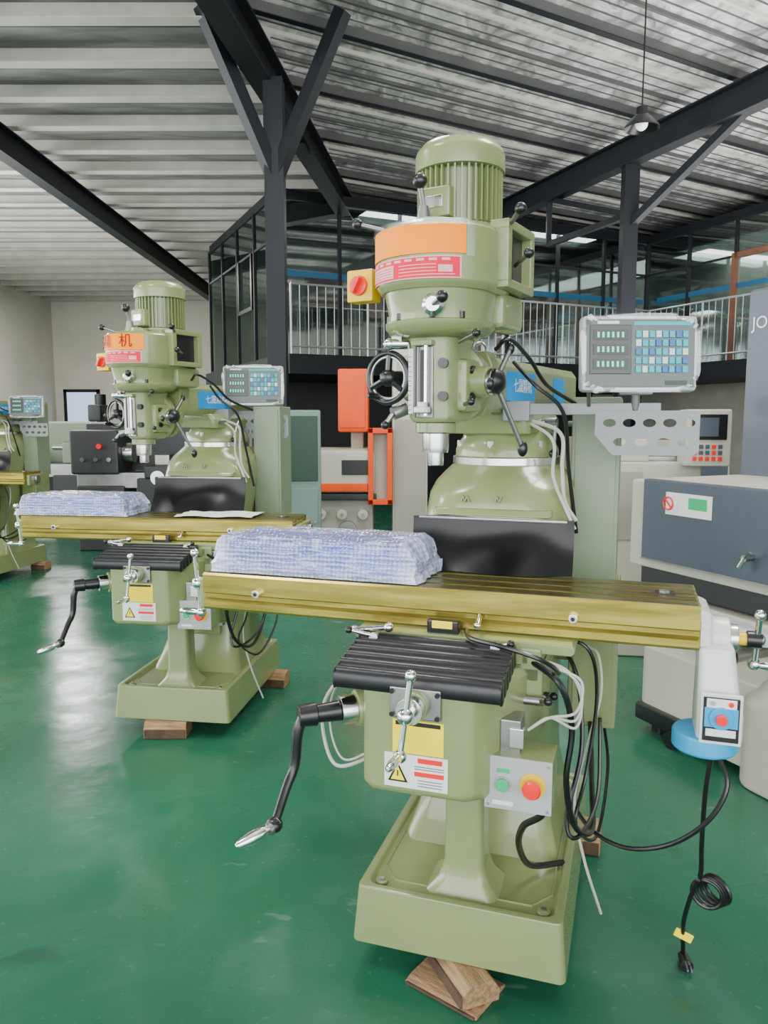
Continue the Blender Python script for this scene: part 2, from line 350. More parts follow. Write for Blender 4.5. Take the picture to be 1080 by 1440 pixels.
    for x,a in ((-.23,-.5),(.09,.35)):
        s.cyl((x,.07,.925),(x,.02,.935),.012,STEELD,seg=14); s.cyl((x,.03,.935),(x+a*.12,.0,.955),.006,CHROME,seg=10); s.sph((x+a*.12,.0,.955),.010,BLK)
    s.cyl((-.29,.04,.945),(-.19,.03,.962),.007,CHROME,seg=10); s.sph((-.29,.04,.945),.012,CHROME); s.sph((-.19,.03,.962),.013,CHROME)
    s.done()
    # pleated bellows way cover
    s=B('pleated_way_cover',E,loc=(0,0,kz)); n=6; pts=[]
    for i in range(n):
        yc=.045-.037*i; zc=.917-.0065*i-(.004 if i==n-1 else 0)
        for a in (10,40,70,100,130,160,176):
            pts.append((yc+.0165*math.cos(R(a)),zc+.024*math.sin(R(a))))
        if i<n-1: pts.append((yc-.0185,zc-.008))
    pts+=[(-.160,.862),(-.155,.856)]
    pts2=[(-.148,.860),(-.14,.873)]+[(.045-.037*i,.896-.0065*i) for i in range(n-1,-1,-1)]
    poly=pts+pts2
    s.loft([[(x,y,z) for y,z in poly] for x in (-.272,-.13,.0,.135)],RUBP,0)
    for x in (-.272,.135):
        for i in range(n):
            s.box((x,.045-.037*i,.910-.0065*i),(.007,.027,.052),RUBP,.003,rot=(.12,0,0))
    s.done(50,False)
    s=B('rear_rubber_apron',E); nx=24; ny=14; rings=[]
    for j in range(ny+1):
        t=j/ny; y=.440-.060*t+.02*math.sin(t*3.14); z=1.205-(.152-kz)*t; row=[]
        for i in range(nx+1):
            u=i/nx; x=-.240+.485*u
            row.append((x+.008*(t-.5)*math.sin(u*3),y-.030*math.sin(u*3.14)*t-.012*math.sin(u*9+t*2)*t,z+.005*math.sin(u*7)*(1-t)))
        rings.append(row)
    back=[[(x,y+.004,z) for x,y,z in r] for r in rings]
    s.loft(rings,RUB,cap=False,closed=False); s.loft(back,RUB,cap=False,closed=False)
    s.bx(-.22,.225,.432,.438,1.199,1.207,STEELD,.001)
    s.done(60,False)
    t=B('work_table',E,loc=(0,0,kz)); x0,x1=-.80,.57
    prof=[(.138,.94),(.130,.948),(.130,.966),(.142,.974),(.142,.986),(.130,.992),(.130,1.044),(.136,1.05)]
    for yc in (.195,.265,.335):
        prof+=[(yc-.008,1.05),(yc-.008,1.034),(yc+.008,1.034),(yc+.008,1.05)]
    prof+=[(.394,1.05),(.40,1.044),(.40,.992),(.39,.985),(.39,.95),(.38,.94)]
    t.loft([[(x0,y,z) for y,z in prof],[(x1,y,z) for y,z in prof]],BRASS,0)
    ys=[.137,.186,.204,.256,.274,.326,.344,.393]
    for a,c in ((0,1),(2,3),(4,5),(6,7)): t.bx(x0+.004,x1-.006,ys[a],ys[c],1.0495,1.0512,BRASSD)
    for yc in (.195,.265,.335): t.bx(x0+.003,x1-.003,yc-.0078,yc+.0078,1.0335,1.035,SLOT)
    t.bx(x1-.10,x1-.055,.235,.290,1.051,1.0525,SLOT)
    t.cyl((x1-.08,.262,1.052),(x1-.08,.262,1.058),.014,STEELD,seg=6)
    for x in (-.62,.27,):
        t.cyl((x,.131,1.0),(x,.112,1.0),.012,CHROME,seg=16,bev=.002); t.cyl((x,.113,1.0),(x,.110,1.0),.006,BLK,seg=6)
    t.cyl((.03,.131,.985),(.03,.105,.97),.008,STEEL,seg=12); t.sph((.03,.10,.967),.010,CHROME)
    t.bx(x0-.035,x0,.16,.37,.93,1.03,G,.012)
    t.cyl((x0-.035,.265,.985),(x0-.07,.265,.985),.035,STEEL,seg=28,bev=.003)
    t.cyl((x0-.07,.265,.985),(x0-.10,.265,.985),.014,CHROME,seg=16)
    ballcrank(t,(x0-.10,.265,.985),(0,.15,-1),.10,(-1,0,0))
    if not pf:
        t.bx(x1,x1+.035,.16,.37,.93,1.03,G,.012); t.cyl((x1+.035,.265,.985),(x1+.06,.265,.985),.035,STEEL,seg=28,bev=.003)
    t.done()
    if pf:
        p=B('table_power_feed',E,loc=(0,0,kz))
        p.loft([[(x1,y,z) for y,z in ((.14,.90),(.14,1.01),(.17,1.035),(.35,1.035),(.38,1.01),(.38,.90))],[(x1+.03,y,z) for y,z in ((.15,.90),(.15,1.00),(.18,1.025),(.34,1.025),(.37,1.00),(.37,.90))]],WPAINT,.008)
        p.cyl((x1+.03,.225,.955),(x1+.075,.225,.955),.052,WPAINT,seg=32,bev=.006)
        p.cyl((x1+.075,.225,.955),(x1+.095,.225,.955),.036,STEEL,seg=32,bev=.003)
        p.cyl((x1+.095,.225,.955),(x1+.115,.225,.955),.016,YEL2,seg=20); p.cyl((x1+.115,.225,.955),(x1+.150,.225,.955),.022,BLK,seg=20,bev=.003)
        ballcrank(p,(x1+.140,.225,.955),(0,.35,-.9),.075,(1,-.2,0))
        p.loft([rrect(x1+.040,.175,.040,.058,.02,.95),rrect(x1+.045,.165,.046,.068,.02,.86),rrect(x1+.05,.160,.052,.078,.02,.80),rrect(x1+.05,.160,.052,.078,.02,.735)],WPAINT,.005)
        X=x1+.05
        p.box((X,.078,.795),(.094,.010,.125),WPAINT,.004); p.box((X,.0722,.795),(.080,.003,.108),BLK,.002)
        p.box((X,.0702,.835),(.066,.003,.022),WHITE,.001); p.box((X,.0702,.763),(.066,.003,.018),WHITE,.001); p.box((X,.0705,.800),(.074,.003,.048),BLUE,.001)
        p.cyl((X,.071,.800),(X,.062,.800),.027,BLUE,seg=28,bev=.002); p.cyl((X,.062,.800),(X,.050,.800),.013,RED,seg=20,bev=.002)
        for q in (-.02,.02): p.cyl((X+q,.07,.836),(X+q,.064,.836),.006,RED if q>0 else STEEL,seg=10)
        p.lathe([(.02,0),(.073,.0),(.078,.006),(.078,.040),(.074,.046),(.02,.048)],(x1+.025,.155,.690),BLUE,seg=40)
        p.done()
    L=.55; sw=R(swivel); S=(0-L*math.sin(sw),.72-L*math.cos(sw)+.03)
    HL=(S[0],S[1],dzh); HR=(0,0,-sw); yT=.52
    r=B('ram',E,loc=(S[0],S[1],0),rot=HR)
    r.loft([rrect(0,yT,.135,.16,.03,1.455),rrect(0,yT,.135,.17,.03,1.50),rrect(0,yT,.11,.17,.02,1.53)],G,.006)
    def rp(y,g=0): return [(-.06-g,y,1.52-g),(.06+g,y,1.52-g),(.088+g,y,1.56),(.088+g,y,1.655),(.07+g,y,1.68+g),(-.07-g,y,1.68+g),(-.088-g,y,1.655),(-.088-g,y,1.56)]
    r.loft([rp(.17),rp(1.02)],G,.004); r.loft([rp(.15,.012),rp(.21,.012)],G,.006)
    r.box((.0895,.42,1.60),(.003,.25,.088),BLUEL); r.box((.0895,.80,1.60),(.003,.12,.085),BLUEL)
    for y in (.30,.68): r.cyl((.135,yT-.32+y-.1,1.485),(.175,yT-.32+y-.1,1.485),.010,STEELD,seg=12)
    for y in (.24,.34):
        r.torus((-.02,y,1.715),(0,1,0),.018,.006,STEELD,20,8); r.cyl((-.02,y,1.68),(-.02,y,1.70),.012,STEELD,seg=14)
    r.cyl((.13,.50,1.49),(.18,.50,1.49),.016,STEELD,seg=14); r.cyl((.175,.50,1.49),(.19,.44,1.40),.007,CHROME,seg=10); r.sph((.19,.44,1.395),.014,BLK)
    r.done()
    text('ram_lettering','七晟精机',(.0915,.43,1.60),(R(90),0,R(90)),.045,WHITE,sub('ram_frame',E,(HL[0],HL[1],0),HR),sx=.9)
    h=B('head_casting',E,loc=HL,rot=HR)
    h.lathe([(.09,0),(.112,.005),(.112,.035),(.095,.04),(.085,.075)],(0,.075,1.60),G,(0,1,0),40)
    h.lathe([(.095,0),(.105,.004),(.105,.03),(.095,.034)],(0,.135,1.60),G,(0,1,0),40)
    for i in range(6):
        a=R(60*i+30); c=(.092*math.cos(a),.075,1.60+.092*math.sin(a)); h.cyl(c,(c[0],.055,c[2]),.010,STEELD,seg=6)
    h.loft([rrect(0,.03,.060,.090,.055,1.492),rrect(0,.03,.068,.095,.055,1.505),rrect(0,.03,.068,.10,.055,1.70),rrect(0,.03,.085,.11,.06,1.735)],G,.004)
    h.bx(.04,.095,-.01,.10,1.52,1.66,G,.015)
    h.bx(-.095,-.05,-.02,.07,1.55,1.66,G,.012)
    h.lathe([(.045,0),(.055,.004),(.055,.028),(.048,.032)],(0,0,1.462),G,seg=32)
    h.lathe([(.020,0),(.022,.003),(.022,.035),(.034,.036),(.036,.05),(.036,.09)],(0,0,1.375),STEEL,seg=32)
    h.bx(-.026,.026,-.072,-.0665,1.505,1.69,STEELD,.002); h.bx(-.010,.010,-.0745,-.071,1.515,1.68,BLK)
    h.cyl((.012,-.085,1.51),(.012,-.085,1.69),.005,CHROME,seg=12); h.cyl((-.02,-.082,1.505),(-.02,-.082,1.69),.0035,BLK,seg=8)
    h.lathe([(.016,0),(.022,.004),(.022,.016),(.012,.02),(.012,.03)],(.004,-.09,1.515),WPAINT,seg=20)
    h.bx(-.045,-.03,-.075,-.066,1.515,1.685,WPAINT,.001)
    for i in range(12): h.bx(-.044,-.036,-.0765,-.0745,1.525+.0125*i,1.5265+.0125*i,BLK)
    h.bx(-.03,.03,-.09,-.066,1.69,1.705,G,.003)
    def st(z,w,y0,y1): return rrect(0,(y0+y1)/2,w,(y1-y0)/2,w,z,8)
    h.loft([st(1.712,.085,-.085,.13),st(1.722,.125,-.115,.16),st(1.738,.142,-.130,.18),st(1.752,.144,-.132,.185),st(1.756,.134,-.124,.18),st(1.775,.132,-.124,.18),st(1.812,.140,-.132,.19),st(1.834,.143,-.136,.195)],G,0)
    for a in (-60,-25,20,55): h.cyl((.126*math.sin(R(a)),.005-.126*math.cos(R(a)),1.756),(.126*math.sin(R(a)),.005-.126*math.cos(R(a)),1.772),.009,BLK,seg=10)
    h.loft([st(1.828,.150,-.143,.24),st(1.838,.160,-.152,.25),st(1.848,.165,-.157,.257),st(1.90,.165,-.157,.257),st(1.978,.162,-.154,.25),st(1.992,.148,-.14,.24),st(1.996,.12,-.11,.22)],G,0)
    h.lathe([(.06,0),(.05,.02),(.03,.024)],(0,-.02,1.995),G,seg=28)
    for (y0,y1,z0,z1) in ((.02,.22,1.838,1.862),(.02,.22,1.985,2.010),(.02,.048,1.85,1.99),(.19,.22,1.85,1.99)):
        h.bx(.14,.193,y0,y1,z0,z1,G,.005)
    h.bx(.145,.166,.04,.20,1.85,1.99,BLK)  # black infill puts the shade inside the yoke opening into colour
    h.bx(.08,.16,.08,.24,1.74,1.84,G,.02)
    h.bx(-.11,.11,.03,.25,1.99,2.012,G,.006)
    h.lathe([(.115,0),(.118,.004),(.118,.014),(.100,.02),(.100,.165)],(0,.14,2.008),G,seg=40)
    for i in range(40):
        a=2*math.pi*i/40
        h.box((.106*math.cos(a),.14+.106*math.sin(a),2.10),(.024,.004,.145),G,rot=(0,0,a))
    h.lathe([(.117,0),(.124,.003),(.124,.045),(.120,.058),(.104,.076),(.075,.084),(.03,.088),(.001,.089)],(0,.14,2.168),G,seg=44)
    for i in range(3): h.torus((0,.14,2.252-.001*i),(0,0,1),.03+.02*i,.003,G,28,6)
    h.bx(-.055,.035,.0,.05,2.03,2.11,G,.008); h.box((-.01,-.002,2.07),(.05,.003,.03),STEEL,.001)
    def lev(p,q,kr=.016,rr=.006):
        h.cyl(p,q,rr,STEELD,seg=10); h.sph(q,kr,BLK)
    lev((-.12,0,2.0),(-.235,-.02,2.035),.015); h.cyl((-.05,-.03,1.995),(-.13,0,2.0),.010,STEELD,seg=10)
    h.cyl((-.02,-.04,2.0),(-.02,-.04,2.05),.022,STEELD,r2=.014,seg=20); h.cyl((-.02,-.04,2.05),(-.02,-.06,2.10),.007,STEELD,seg=10); h.sph((-.02,-.062,2.108),.019,BLK)
    lev((.18,.05,1.995),(.245,-.04,2.01),.015); lev((.19,.08,1.90),(.265,-.03,1.905),.013)
    h.lathe([(.028,0),(.028,.02),(.018,.03)],(.05,-.115,1.785),STEEL,(.3,-.95,0),20); lev((.06,-.14,1.785),(.10,-.175,1.795),.015)
    lev((.085,-.04,1.70),(.15,-.08,1.715),.011); lev((.09,-.01,1.54),(.125,-.05,1.545),.010)
    for z in (1.56,1.63): h.cyl((.094,.02,z),(.102,.02,z),.012,BLK,seg=14)
    h.cyl((.05,-.055,1.645),(.055,-.075,1.645),.013,BLK,seg=16); h.cyl((.05,-.055,1.56),(.055,-.075,1.56),.013,BLK,seg=16)
    h.cyl((.09,.05,1.60),(.135,.05,1.60),.042,G,seg=32,bev=.004); h.cyl((.135,.05,1.60),(.15,.05,1.60),.036,STEEL,seg=32,bev=.003)
    h.lathe([(.034,0),(.034,.010),(.024,.022),(.004,.028)],(.15,.05,1.60),BLK,(1,0,0),28)
    for l,dy,dz in ((.20,.42,-.9),(.10,.45,.89),(.10,-.95,-.1)):
        q=(.15+l*.25,.05+dy*l,1.60+dz*l); h.cyl((.15,.05,1.60),q,.007,STEELD,seg=10); h.sph(q,.017 if l>.15 else .012,BLK,(.85,.85,1.3))
    C=Vector((-.118,-.055,1.612)); D=Vector((-.12,-1,0)).normalized()
    h.cyl((-.07,.02,1.612),C,.02,BLK,seg=20); h.torus(C,D,.066,.0085,BLK,40,10); h.torus(C,D,.056,.004,STEELD,40,6); h.lathe([(.022,-.015),(.024,.0),(.02,.012),(.008,.02)],C,BLK,D,24)
    a_,b_=basis(D)
    for i in range(3):
        t_=R(120*i+25); o=a_*math.cos(t_)+b_*math.sin(t_); h.cyl(C,C+o*.06,.009,BLK,seg=8)
    o=a_*.6+b_*.8; h.lathe([(.005,0),(.009,.01),(.010,.03),(.005,.045)],C+o*.06,BLK,D,14)
    h.cyl((-.075,-.03,1.53),(-.10,-.06,1.515),.018,STEELD,seg=18); h.cyl((-.10,-.06,1.515),(-.115,-.07,1.49),.007,STEELD,seg=10); h.sph((-.117,-.072,1.485),.012,BLK)
    h.cyl((-.06,-.05,1.70),(-.10,-.07,1.70),.014,CHROME,seg=16); h.sph((-.105,-.073,1.70),.016,CHROME)
    h.box((-.088,-.062,1.715),(.045,.003,.028),WHITE,rot=(0,0,-.5)); h.box((-.088,-.064,1.725),(.043,.003,.008),RED,rot=(0,0,-.5))
    h.box((-.215,-.02,1.865),(.082,.05,.086),YEL2,.005); h.cyl((-.175,-.0,1.86),(-.14,.02,1.86),.014,BLK,seg=14)
    h.cyl((-.215,-.045,1.865),(-.215,-.055,1.865),.027,RED,seg=28,bev=.003); h.box((-.215,-.064,1.865),(.014,.02,.048),RED,.004,rot=(0,.5,0))
    h.done()
    pl=B('name_plates',E,loc=HL,rot=HR)
    def strip(a0,a1,z0,z1,m,rr=.168,n=20,cy=.008):
        rows=[]
        for z in (z0,z1): rows.append([(rr*math.sin(R(a0+(a1-a0)*i/n)),cy-rr*math.cos(R(a0+(a1-a0)*i/n)),z) for i in range(n+1)])
        pl.loft(rows,m,cap=False,closed=False)
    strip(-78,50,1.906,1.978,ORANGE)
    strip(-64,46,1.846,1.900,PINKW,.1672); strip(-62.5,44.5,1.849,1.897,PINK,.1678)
    if pf:
        strip(-59,-16,1.853,1.884,PINKW,.1685)
        for i in range(4): strip(-57,-18,1.857+.0065*i,1.8585+.0065*i,PINK,.1690)
    for i in range(9): strip(-59+11*i,-52+11*i,1.888,1.894,PINKW,.1685,n=3)
    for i in range(4): strip(-10,40,1.854+.008*i,1.8560+.008*i,PINKW,.1685)
    strip(24,40,1.857,1.880,PINK,.1688,n=6); strip(26,38,1.860,1.877,PINKW,.1691,n=6)
    if pf:
        strip(50,58,1.900,1.985,FILM,.172,n=4); strip(-88,-78,1.900,1.985,FILM,.172,n=4); strip(-80,52,1.974,1.988,FILM,.172)
    pl.done(60,False)
    if not pf:
        fr=sub('plate_frame',E,HL,HR)
        for i,a in enumerate((-54,-16,22)):
            text('plate_lettering','天精机'[i],(.172*math.sin(R(a)),.008-.172*math.cos(R(a)),1.942),(R(90),0,R(a)),.066,DRED,fr)
    dx,dy,dz=dro
    d=B('digital_readout',E,loc=(dx,dy,dz),rot=(R(-4),0,R(dro_rot)))
    d.box((0,0,0),(.322,.045,.208),BEZEL,.012); d.box((0,-.0235,0),(.300,.004,.186),SCREEN,.004)
    d.box((-.083,-.027,.010),(.115,.004,.135),SCREEND,.002)
    for i in range(3):
        d.box((-.083,-.030,.050-.040*i),(.096,.002,.028),BLK)
        for q in range(6): d.box((-.118+.0135*q,-.0315,.050-.040*i),(.006,.001,.015),DIG)
    for i in range(8):
        for j in range(5):
            kk=KEYC if (i+j*3)%5 not in (1,3) else (KEYW if (i+j)%2 else KEYB)
            d.box((-.006+.0185*i,-.027,.052-.024*j),(.0150,.006,.0185),kk,.001)
    d.box((.06,-.0265,.081),(.16,.002,.010),KEYC); d.box((-.09,-.0265,.084),(.06,.002,.008),WHITE)
    d.box((.10,-.0265,-.081),(.06,.002,.012),DTEAL)
    # loose edges of the protective bag around the bezel
    rows=[]; n=64
    for sc_ in (1.0,1.06,1.10):
        row=[]
        for i in range(n+1):
            a=2*math.pi*i/n; cx=math.copysign(abs(math.cos(a))**.35,math.cos(a)); cy=math.copysign(abs(math.sin(a))**.35,math.sin(a))
            w=1+(sc_-1)*(1+.8*noise.noise(Vector((cx*5,cy*5,sc_*9))))
            row.append((cx*.150*w,-.027-.010*noise.noise(Vector((cx*7,cy*7,sc_*20))),cy*.095*(1+(w-1)*1.5)))
        rows.append(row)
    d.loft(rows,FILM,cap=False,closed=False)
    d.done()
    a=B('readout_arm',E); z0=dz-.155
    a.bx(.06,dx+.07,dy+.05,dy+.075,z0-.012,z0+.022,GREYPL,.003)
    a.bx(.02,.10,dy+.03,.62,z0-.03,z0+.03,GREYPL,.004)
    a.cyl((dx,dy+.06,z0),(dx,dy+.04,dz-.08),.012,STEELD,seg=12); a.box((dx,dy+.03,dz-.10),(.09,.05,.02),GREYPL,.003)
    a.cyl((dx-.13,dy+.05,z0+.015),(dx-.13,dy+.02,dz-.1),.006,STEELD,seg=8)
    a.done()
    cu=bpy.data.curves.new('perforated_bracket','CURVE'); cu.dimensions='2D'; cu.fill_mode='BOTH'; cu.extrude=.0015
    def spl(pts):
        sp=cu.splines.new('POLY'); sp.points.add(len(pts)-1); sp.use_cyclic_u=True
        for p,q in zip(sp.points,pts): p.co=(q[0],q[1],0,1)
    spl([(-.15,.0),(.125,.0),(.135,-.012),(.135,-.115),(.12,-.128),(-.10,-.128),(-.15,-.07)])
    def ell(cx,cy,rx,ry): spl([(cx+rx*math.cos(2*math.pi*i/20),cy+ry*math.sin(2*math.pi*i/20)) for i in range(20)])
    for x,y in ((-.11,-.035),(-.055,-.035),(.0,-.035),(.055,-.035),(.105,-.035),(-.08,-.09),(-.02,-.09),(.04,-.09),(.095,-.09)): ell(x,y,.018,.012)
    ob=bpy.data.objects.new('perforated_bracket',cu); bpy.context.collection.objects.link(ob); cu.materials.append(GREYPL)
    ob.parent=E; ob.location=(dx+.04,dy+.045,z0); ob.rotation_euler=(R(90),0,R(2))
    c=B('electrical_cabinet',E)
    c.bx(.21,.36,.70,.92,.95,1.57,G2,.006); c.bx(.225,.375,.62,.86,.52,.98,G,.008)
    c.bx(.222,.348,.695,.70,.97,1.55,G2,.002); c.bx(.24,.36,.612,.622,.54,.96,G,.003)
    c.bx(.15,.24,.72,.84,.7,.9,G,.01); c.bx(.15,.24,.72,.84,1.08,1.16,G,.01)
    c.done()
    c=B('cables',E)
    c.tube([(.08,.58,1.50),(.19,.52,1.46),(.20,.50,1.36),(.21,.50,1.26),(.245,.5,1.2)],.006,CWHITE)
    c.tube([(.07,.58,1.50),(.17,.50,1.44),(.175,.50,1.33),(.22,.47,1.23),(.245,.46,1.18)],.005,CWHITE)
    c.tube([(.05,.5,1.67),(.12,.45,1.60),(.20,.48,1.52),(.215,.55,1.35),(.24,.60,1.15)],.006,BLK)
    c.tube([(.03,.30,1.69),(.07,.28,1.715),(.11,.40,1.67),(.15,.5,1.6),(.22,.66,1.55)],.006,BLK)
    c.tube([(.16,.08,.90+kz),(.25,.02,.86+kz),(.28,.05,.74),(.27,.05,.60),(.29,.10,.46),(.33,.2,.40),(.32,.4,.42),(.30,.62,.54)],.008,BLK)
    c.tube([(.17,.30,.92+kz),(.27,.2,.85),(.30,.15,.66),(.27,.10,.47),(.30,.12,.42),(.34,.3,.45),(.33,.60,.56)],.006,BLK)
    c.tube([(.18,.25,.91+kz),(.30,.22,.90),(.33,.25,.76),(.31,.22,.55),(.29,.15,.44),(.34,.3,.33),(.36,.55,.42),(.34,.66,.53)],.005,BLK)
    for i in range(3):
        c.tube([(.15,.10,.90+kz),(.24+.01*i,.06,.885),(.30,.05,.86-.02*i),(.29,.03,.79-.02*i),(.23,.0,.78),(.18,-.02,.75)],.0035,CWHITE)
    c.tube([(.3,.3,.88),(.33,.28,.86),(.34,.26,.76),(.31,.25,.62),(.28,.25,.45),(.31,.26,.28),(.36,.30,.10)],.004,CWHITE)
    if full:
        c.tube([(.25,.30,.235),(.17,.20,.27),(.15,.10,.38),(.17,.02,.48),(.22,-.02,.54),(.22,-.02,.60)],.009,BLK)
        c.tube([(.24,.10,.86),(.235,.02,.90),(.20,-.03,.935),(.12,-.03,.955),(.03,.02,.955),(.0,.10,.955)],.006,BLK)
    c.done()
    return E

O1=(.184,1.865); O2=(-1.01,3.5); O3=(-3.85,6.9)
E1=mill(O1,18,12,pf=True)
E2=mill(O2,8,21,dzh=-.085,kz=-.02,dro=(.21,.72,1.68),dro_rot=10,full=False)
E3=mill(O3,8,14,dzh=-.06,kz=-.03,dro=(.34,.60,1.62),dro_rot=10,full=False)
def toW(O,yaw,x,y,z):
    c,s_=math.cos(R(yaw)),math.sin(R(yaw)); return Vector((O[0]+c*x+s_*y,O[1]-s_*x+c*y,z))
c=B('power_cord',E1)
c.tube([(.62,.10,.70),(.64,.06,.64),(.60,.05,.55),(.52,.08,.46),(.42,.14,.40),(.33,.22,.39),(.27,.28,.43)],.006,BLK)
c.tube([(.61,.11,.70),(.60,.12,.60),(.60,.15,.45),(.605,.18,.36),(.605,.20,.32)],.006,BLK)
for i in range(4): c.torus((.625+.008*i,.21,.270+.006*i),(.3+.2*i,1,.1*i),.037,.006,BLK,24,8)
c.tube([(.600,.20,.31),(.585,.22,.24),(.575,.25,.15),(.58,.29,.06),(.583,.31,.016)],.006,BLK)
c.cyl((.583,.31,.016),(.59,.265,.016),.014,BLK,r2=.018,seg=14); c.cyl((.59,.265,.018),(.592,.245,.018),.003,CHROME,seg=6); c.cyl((.60,.265,.018),(.602,.245,.018),.003,CHROME,seg=6)
c.box((.578,.265,.105),(.048,.006,.024),YEL,.002,rot=(0,.35,0))
c.done()

def parcel(O,yaw,x0,x1,y0,y1,z0,z1):
    cx,cy=(x0+x1)/2,(y0+y1)/2; sx,sy,sz=(x1-x0),(y1-y0),(z1-z0)
    E=empty('bubble_wrapped_parcel',toW(O,yaw,cx,cy,z0),-R(yaw))
    c=B('carton',E); c.box((0,0,sz*.46+.002),(sx*.88,sy*.86,sz*.88),PBLUE,.008)
    c.done()
    b=bmesh.new(); bmesh.ops.create_cube(b,size=1); bmesh.ops.subdivide_edges(b,edges=b.edges,cuts=40,use_grid_fill=True)
    for v in b.verts:
        p=v.co.copy(); tz=p.z+.5; ex=max(0,(abs(p.x)*2-.88)/.12)
        x=p.x*sx*(1+.03*(1-tz)); y=p.y*sy*(1-.08*tz)
        z=tz*(1-.55*ex*ex)
        q=Vector((x*9,y*9,z*2)); n1=noise.noise_vector(q); q2=Vector((x*28+9,y*30+z*3,z*5)); n2=noise.noise_vector(q2)
        ridge=1-abs(noise.noise(Vector((x*14,y*22,z*4)))*2.2)
        a=.006*(1+3.2*ex)
        v.co=Vector((x+n1.x*a+n2.x*.006*(1+ex),y+n1.y*a*.7+n2.y*.004,max(.001,z*sz+((n1.z*.005+n2.z*.003+max(0,ridge)*.006*(1+1.5*ex)) if tz>.1 else 0))))
    for f in b.faces: f.smooth=True
    me=bpy.data.meshes.new('wrap'); b.to_mesh(me); b.free(); me.materials.append(BUB)
    o=bpy.data.objects.new('wrap',me); bpy.context.collection.objects.link(o); o.parent=E
parcel(O1,18,-.77,-.150,.140,.385,1.053,1.160)
parcel(O2,8,-.82,-.26,.14,.385,1.033,1.130)
p=B('packing_paper'); rows=[]
for j in range(6):
    rows.append([tuple(toW(O2,8,-.02+.055*i,.15+.045*j,1.036+.008*abs(math.sin(i*2.3+j*1.7)))) for i in range(8)])
p.loft(rows,PEELY,cap=False,closed=False); p.done(60,False)

def block(O,yaw,x,y,l,w_,rot=0,h=.079,z0=0.):
    b=B('wooden_block')
    b.loft([[(-l/2,-w_/2,.0),(-l/2,w_/2,0),(-l/2,w_/2+.004,h*.6),(-l/2,w_/3,h),(-l/2,-w_/3,h),(-l/2,-w_/2-.004,h*.55)],
            [(l/2,-w_/2,.0),(l/2,w_/2,0),(l/2,w_/2+.002,h*.55),(l/2,w_/3,h),(l/2,-w_/3,h),(l/2,-w_/2,h*.6)]],WOOD,.004)
    b.bx(-l/2+.004,l/2-.004,-w_/2-.007,-w_/2+.002,.004,h*.6,BARK,.002)
    b.loc=tuple(toW(O,yaw,x,y,z0)); b.rot=(0,0,-R(yaw)+rot); b.done()
block(O1,18,.02,.025,.20,.105,R(-50),h=.060,z0=.0185); block(O1,18,.0,.02,.22,.15,R(-20),h=.017,z0=.001); block(O1,18,.27,.84,.14,.14,0); block(O1,18,-.2,.82,.12,.1)
block(O2,8,-.03,.03,.2,.12,R(8)); block(O2,8,.29,.78,.13,.12,0); block(O2,8,-.2,.82,.12,.1)
for x,y in ((0,.03),(.27,.8),(-.27,.8)): block(O3,8,x,y,.15,.12)

# ------------------------------------------------------------------ room
f=B('floor'); f.bx(-11.2,14.2,-6,26.2,-.1,0,FLOOR); f.done()
def xl(y): return -1.39+.1115*(y-7.3)
YB=26.
f=B('ceiling')
f.loft([[(-11.2,-6,5.5),(xl(-6),-6,5.5),(xl(YB),YB+.2,5.5),(-11.2,YB+.2,5.5)],[(-11.2,-6,5.56),(xl(-6),-6,5.56),(xl(YB),YB+.2,5.56),(-11.2,YB+.2,5.56)]],FOILL)
f.loft([[(xl(-6),-6,5.5),(14.2,-6,5.5),(14.2,YB+.2,5.5),(xl(YB),YB+.2,5.5)],[(xl(-6),-6,5.56),(14.2,-6,5.56),(14.2,YB+.2,5.56),(xl(YB),YB+.2,5.56)]],FOILR)
f.done()
f=B('trim_1_purlins')
y=-4
while y<YB-.2:
    f.bx(-11.0,xl(y),y-.005,y+.005,5.34,5.5,PURL); f.bx(-11.0,xl(y),y-.085,y+.085,5.33,5.342,PURL)
    f.bx(-11.0,xl(y),y+.09,y+.16,5.355,5.5,BEAM)  # shade of the gap beside each purlin, put in as a dark strip
    y+=.92
dr=Vector((math.sin(R(60)),math.cos(R(60)),0)); pr=Vector((-dr.y,dr.x,0))
y=-14.; ii=0
while y<YB:
    st_=Vector((xl(y),y,0)); L=(14-st_.x)/dr.x
    if st_.y+dr.y*L>YB: L=(YB-st_.y)/dr.y
    t0=0 if st_.y>-5.8 else (-5.8-st_.y)/dr.y
    if L>t0+.3:
        a=st_+dr*t0; e=st_+dr*L; mid=(a+e)/2
        if ii%3==0:
            f.box((mid.x,mid.y,5.44),((e-a).length,.035,.11),PURD,rot=(0,0,R(30)))
            f.box((mid.x,mid.y,5.385),((e-a).length,.08,.008),BEAM,rot=(0,0,R(30)))
        else:
            f.box((mid.x,mid.y,5.480),((e-a).length,.035,.04),PURL if ii%3==1 else PURD,rot=(0,0,R(30)))
        for g in (.16,.32):
            o2=pr*g; f.box((mid.x+o2.x,mid.y+o2.y,5.495),((e-a).length*.98,.014,.010),PURD,rot=(0,0,R(30)))
    y+=.56; ii+=1
f.done()
def ibeam(b,p,q,w=.2,h=.35,m=BEAM):
    p=Vector(p);q=Vector(q);d=(q-p).normalized(); s_=d.cross(Vector((0,0,1))).normalized(); u=s_.cross(d)
    for (cw,ch,oz) in ((w,.02,h/2),(w,.02,-h/2),(.02,h,0)):
        r=[]
        for e in (p,q): r.append([e+s_*a*cw/2+u*(oz+c_*ch/2) for a,c_ in ((-1,-1),(1,-1),(1,1),(-1,1))])
        b.loft(r,m)
b=B('trim_2_roof_beams')
ibeam(b,(-5,-5,5.1),(-5,YB,5.1),.2,.34)
ibeam(b,(xl(-5),-5,5.12),(xl(YB),YB,5.12),.24,.34)
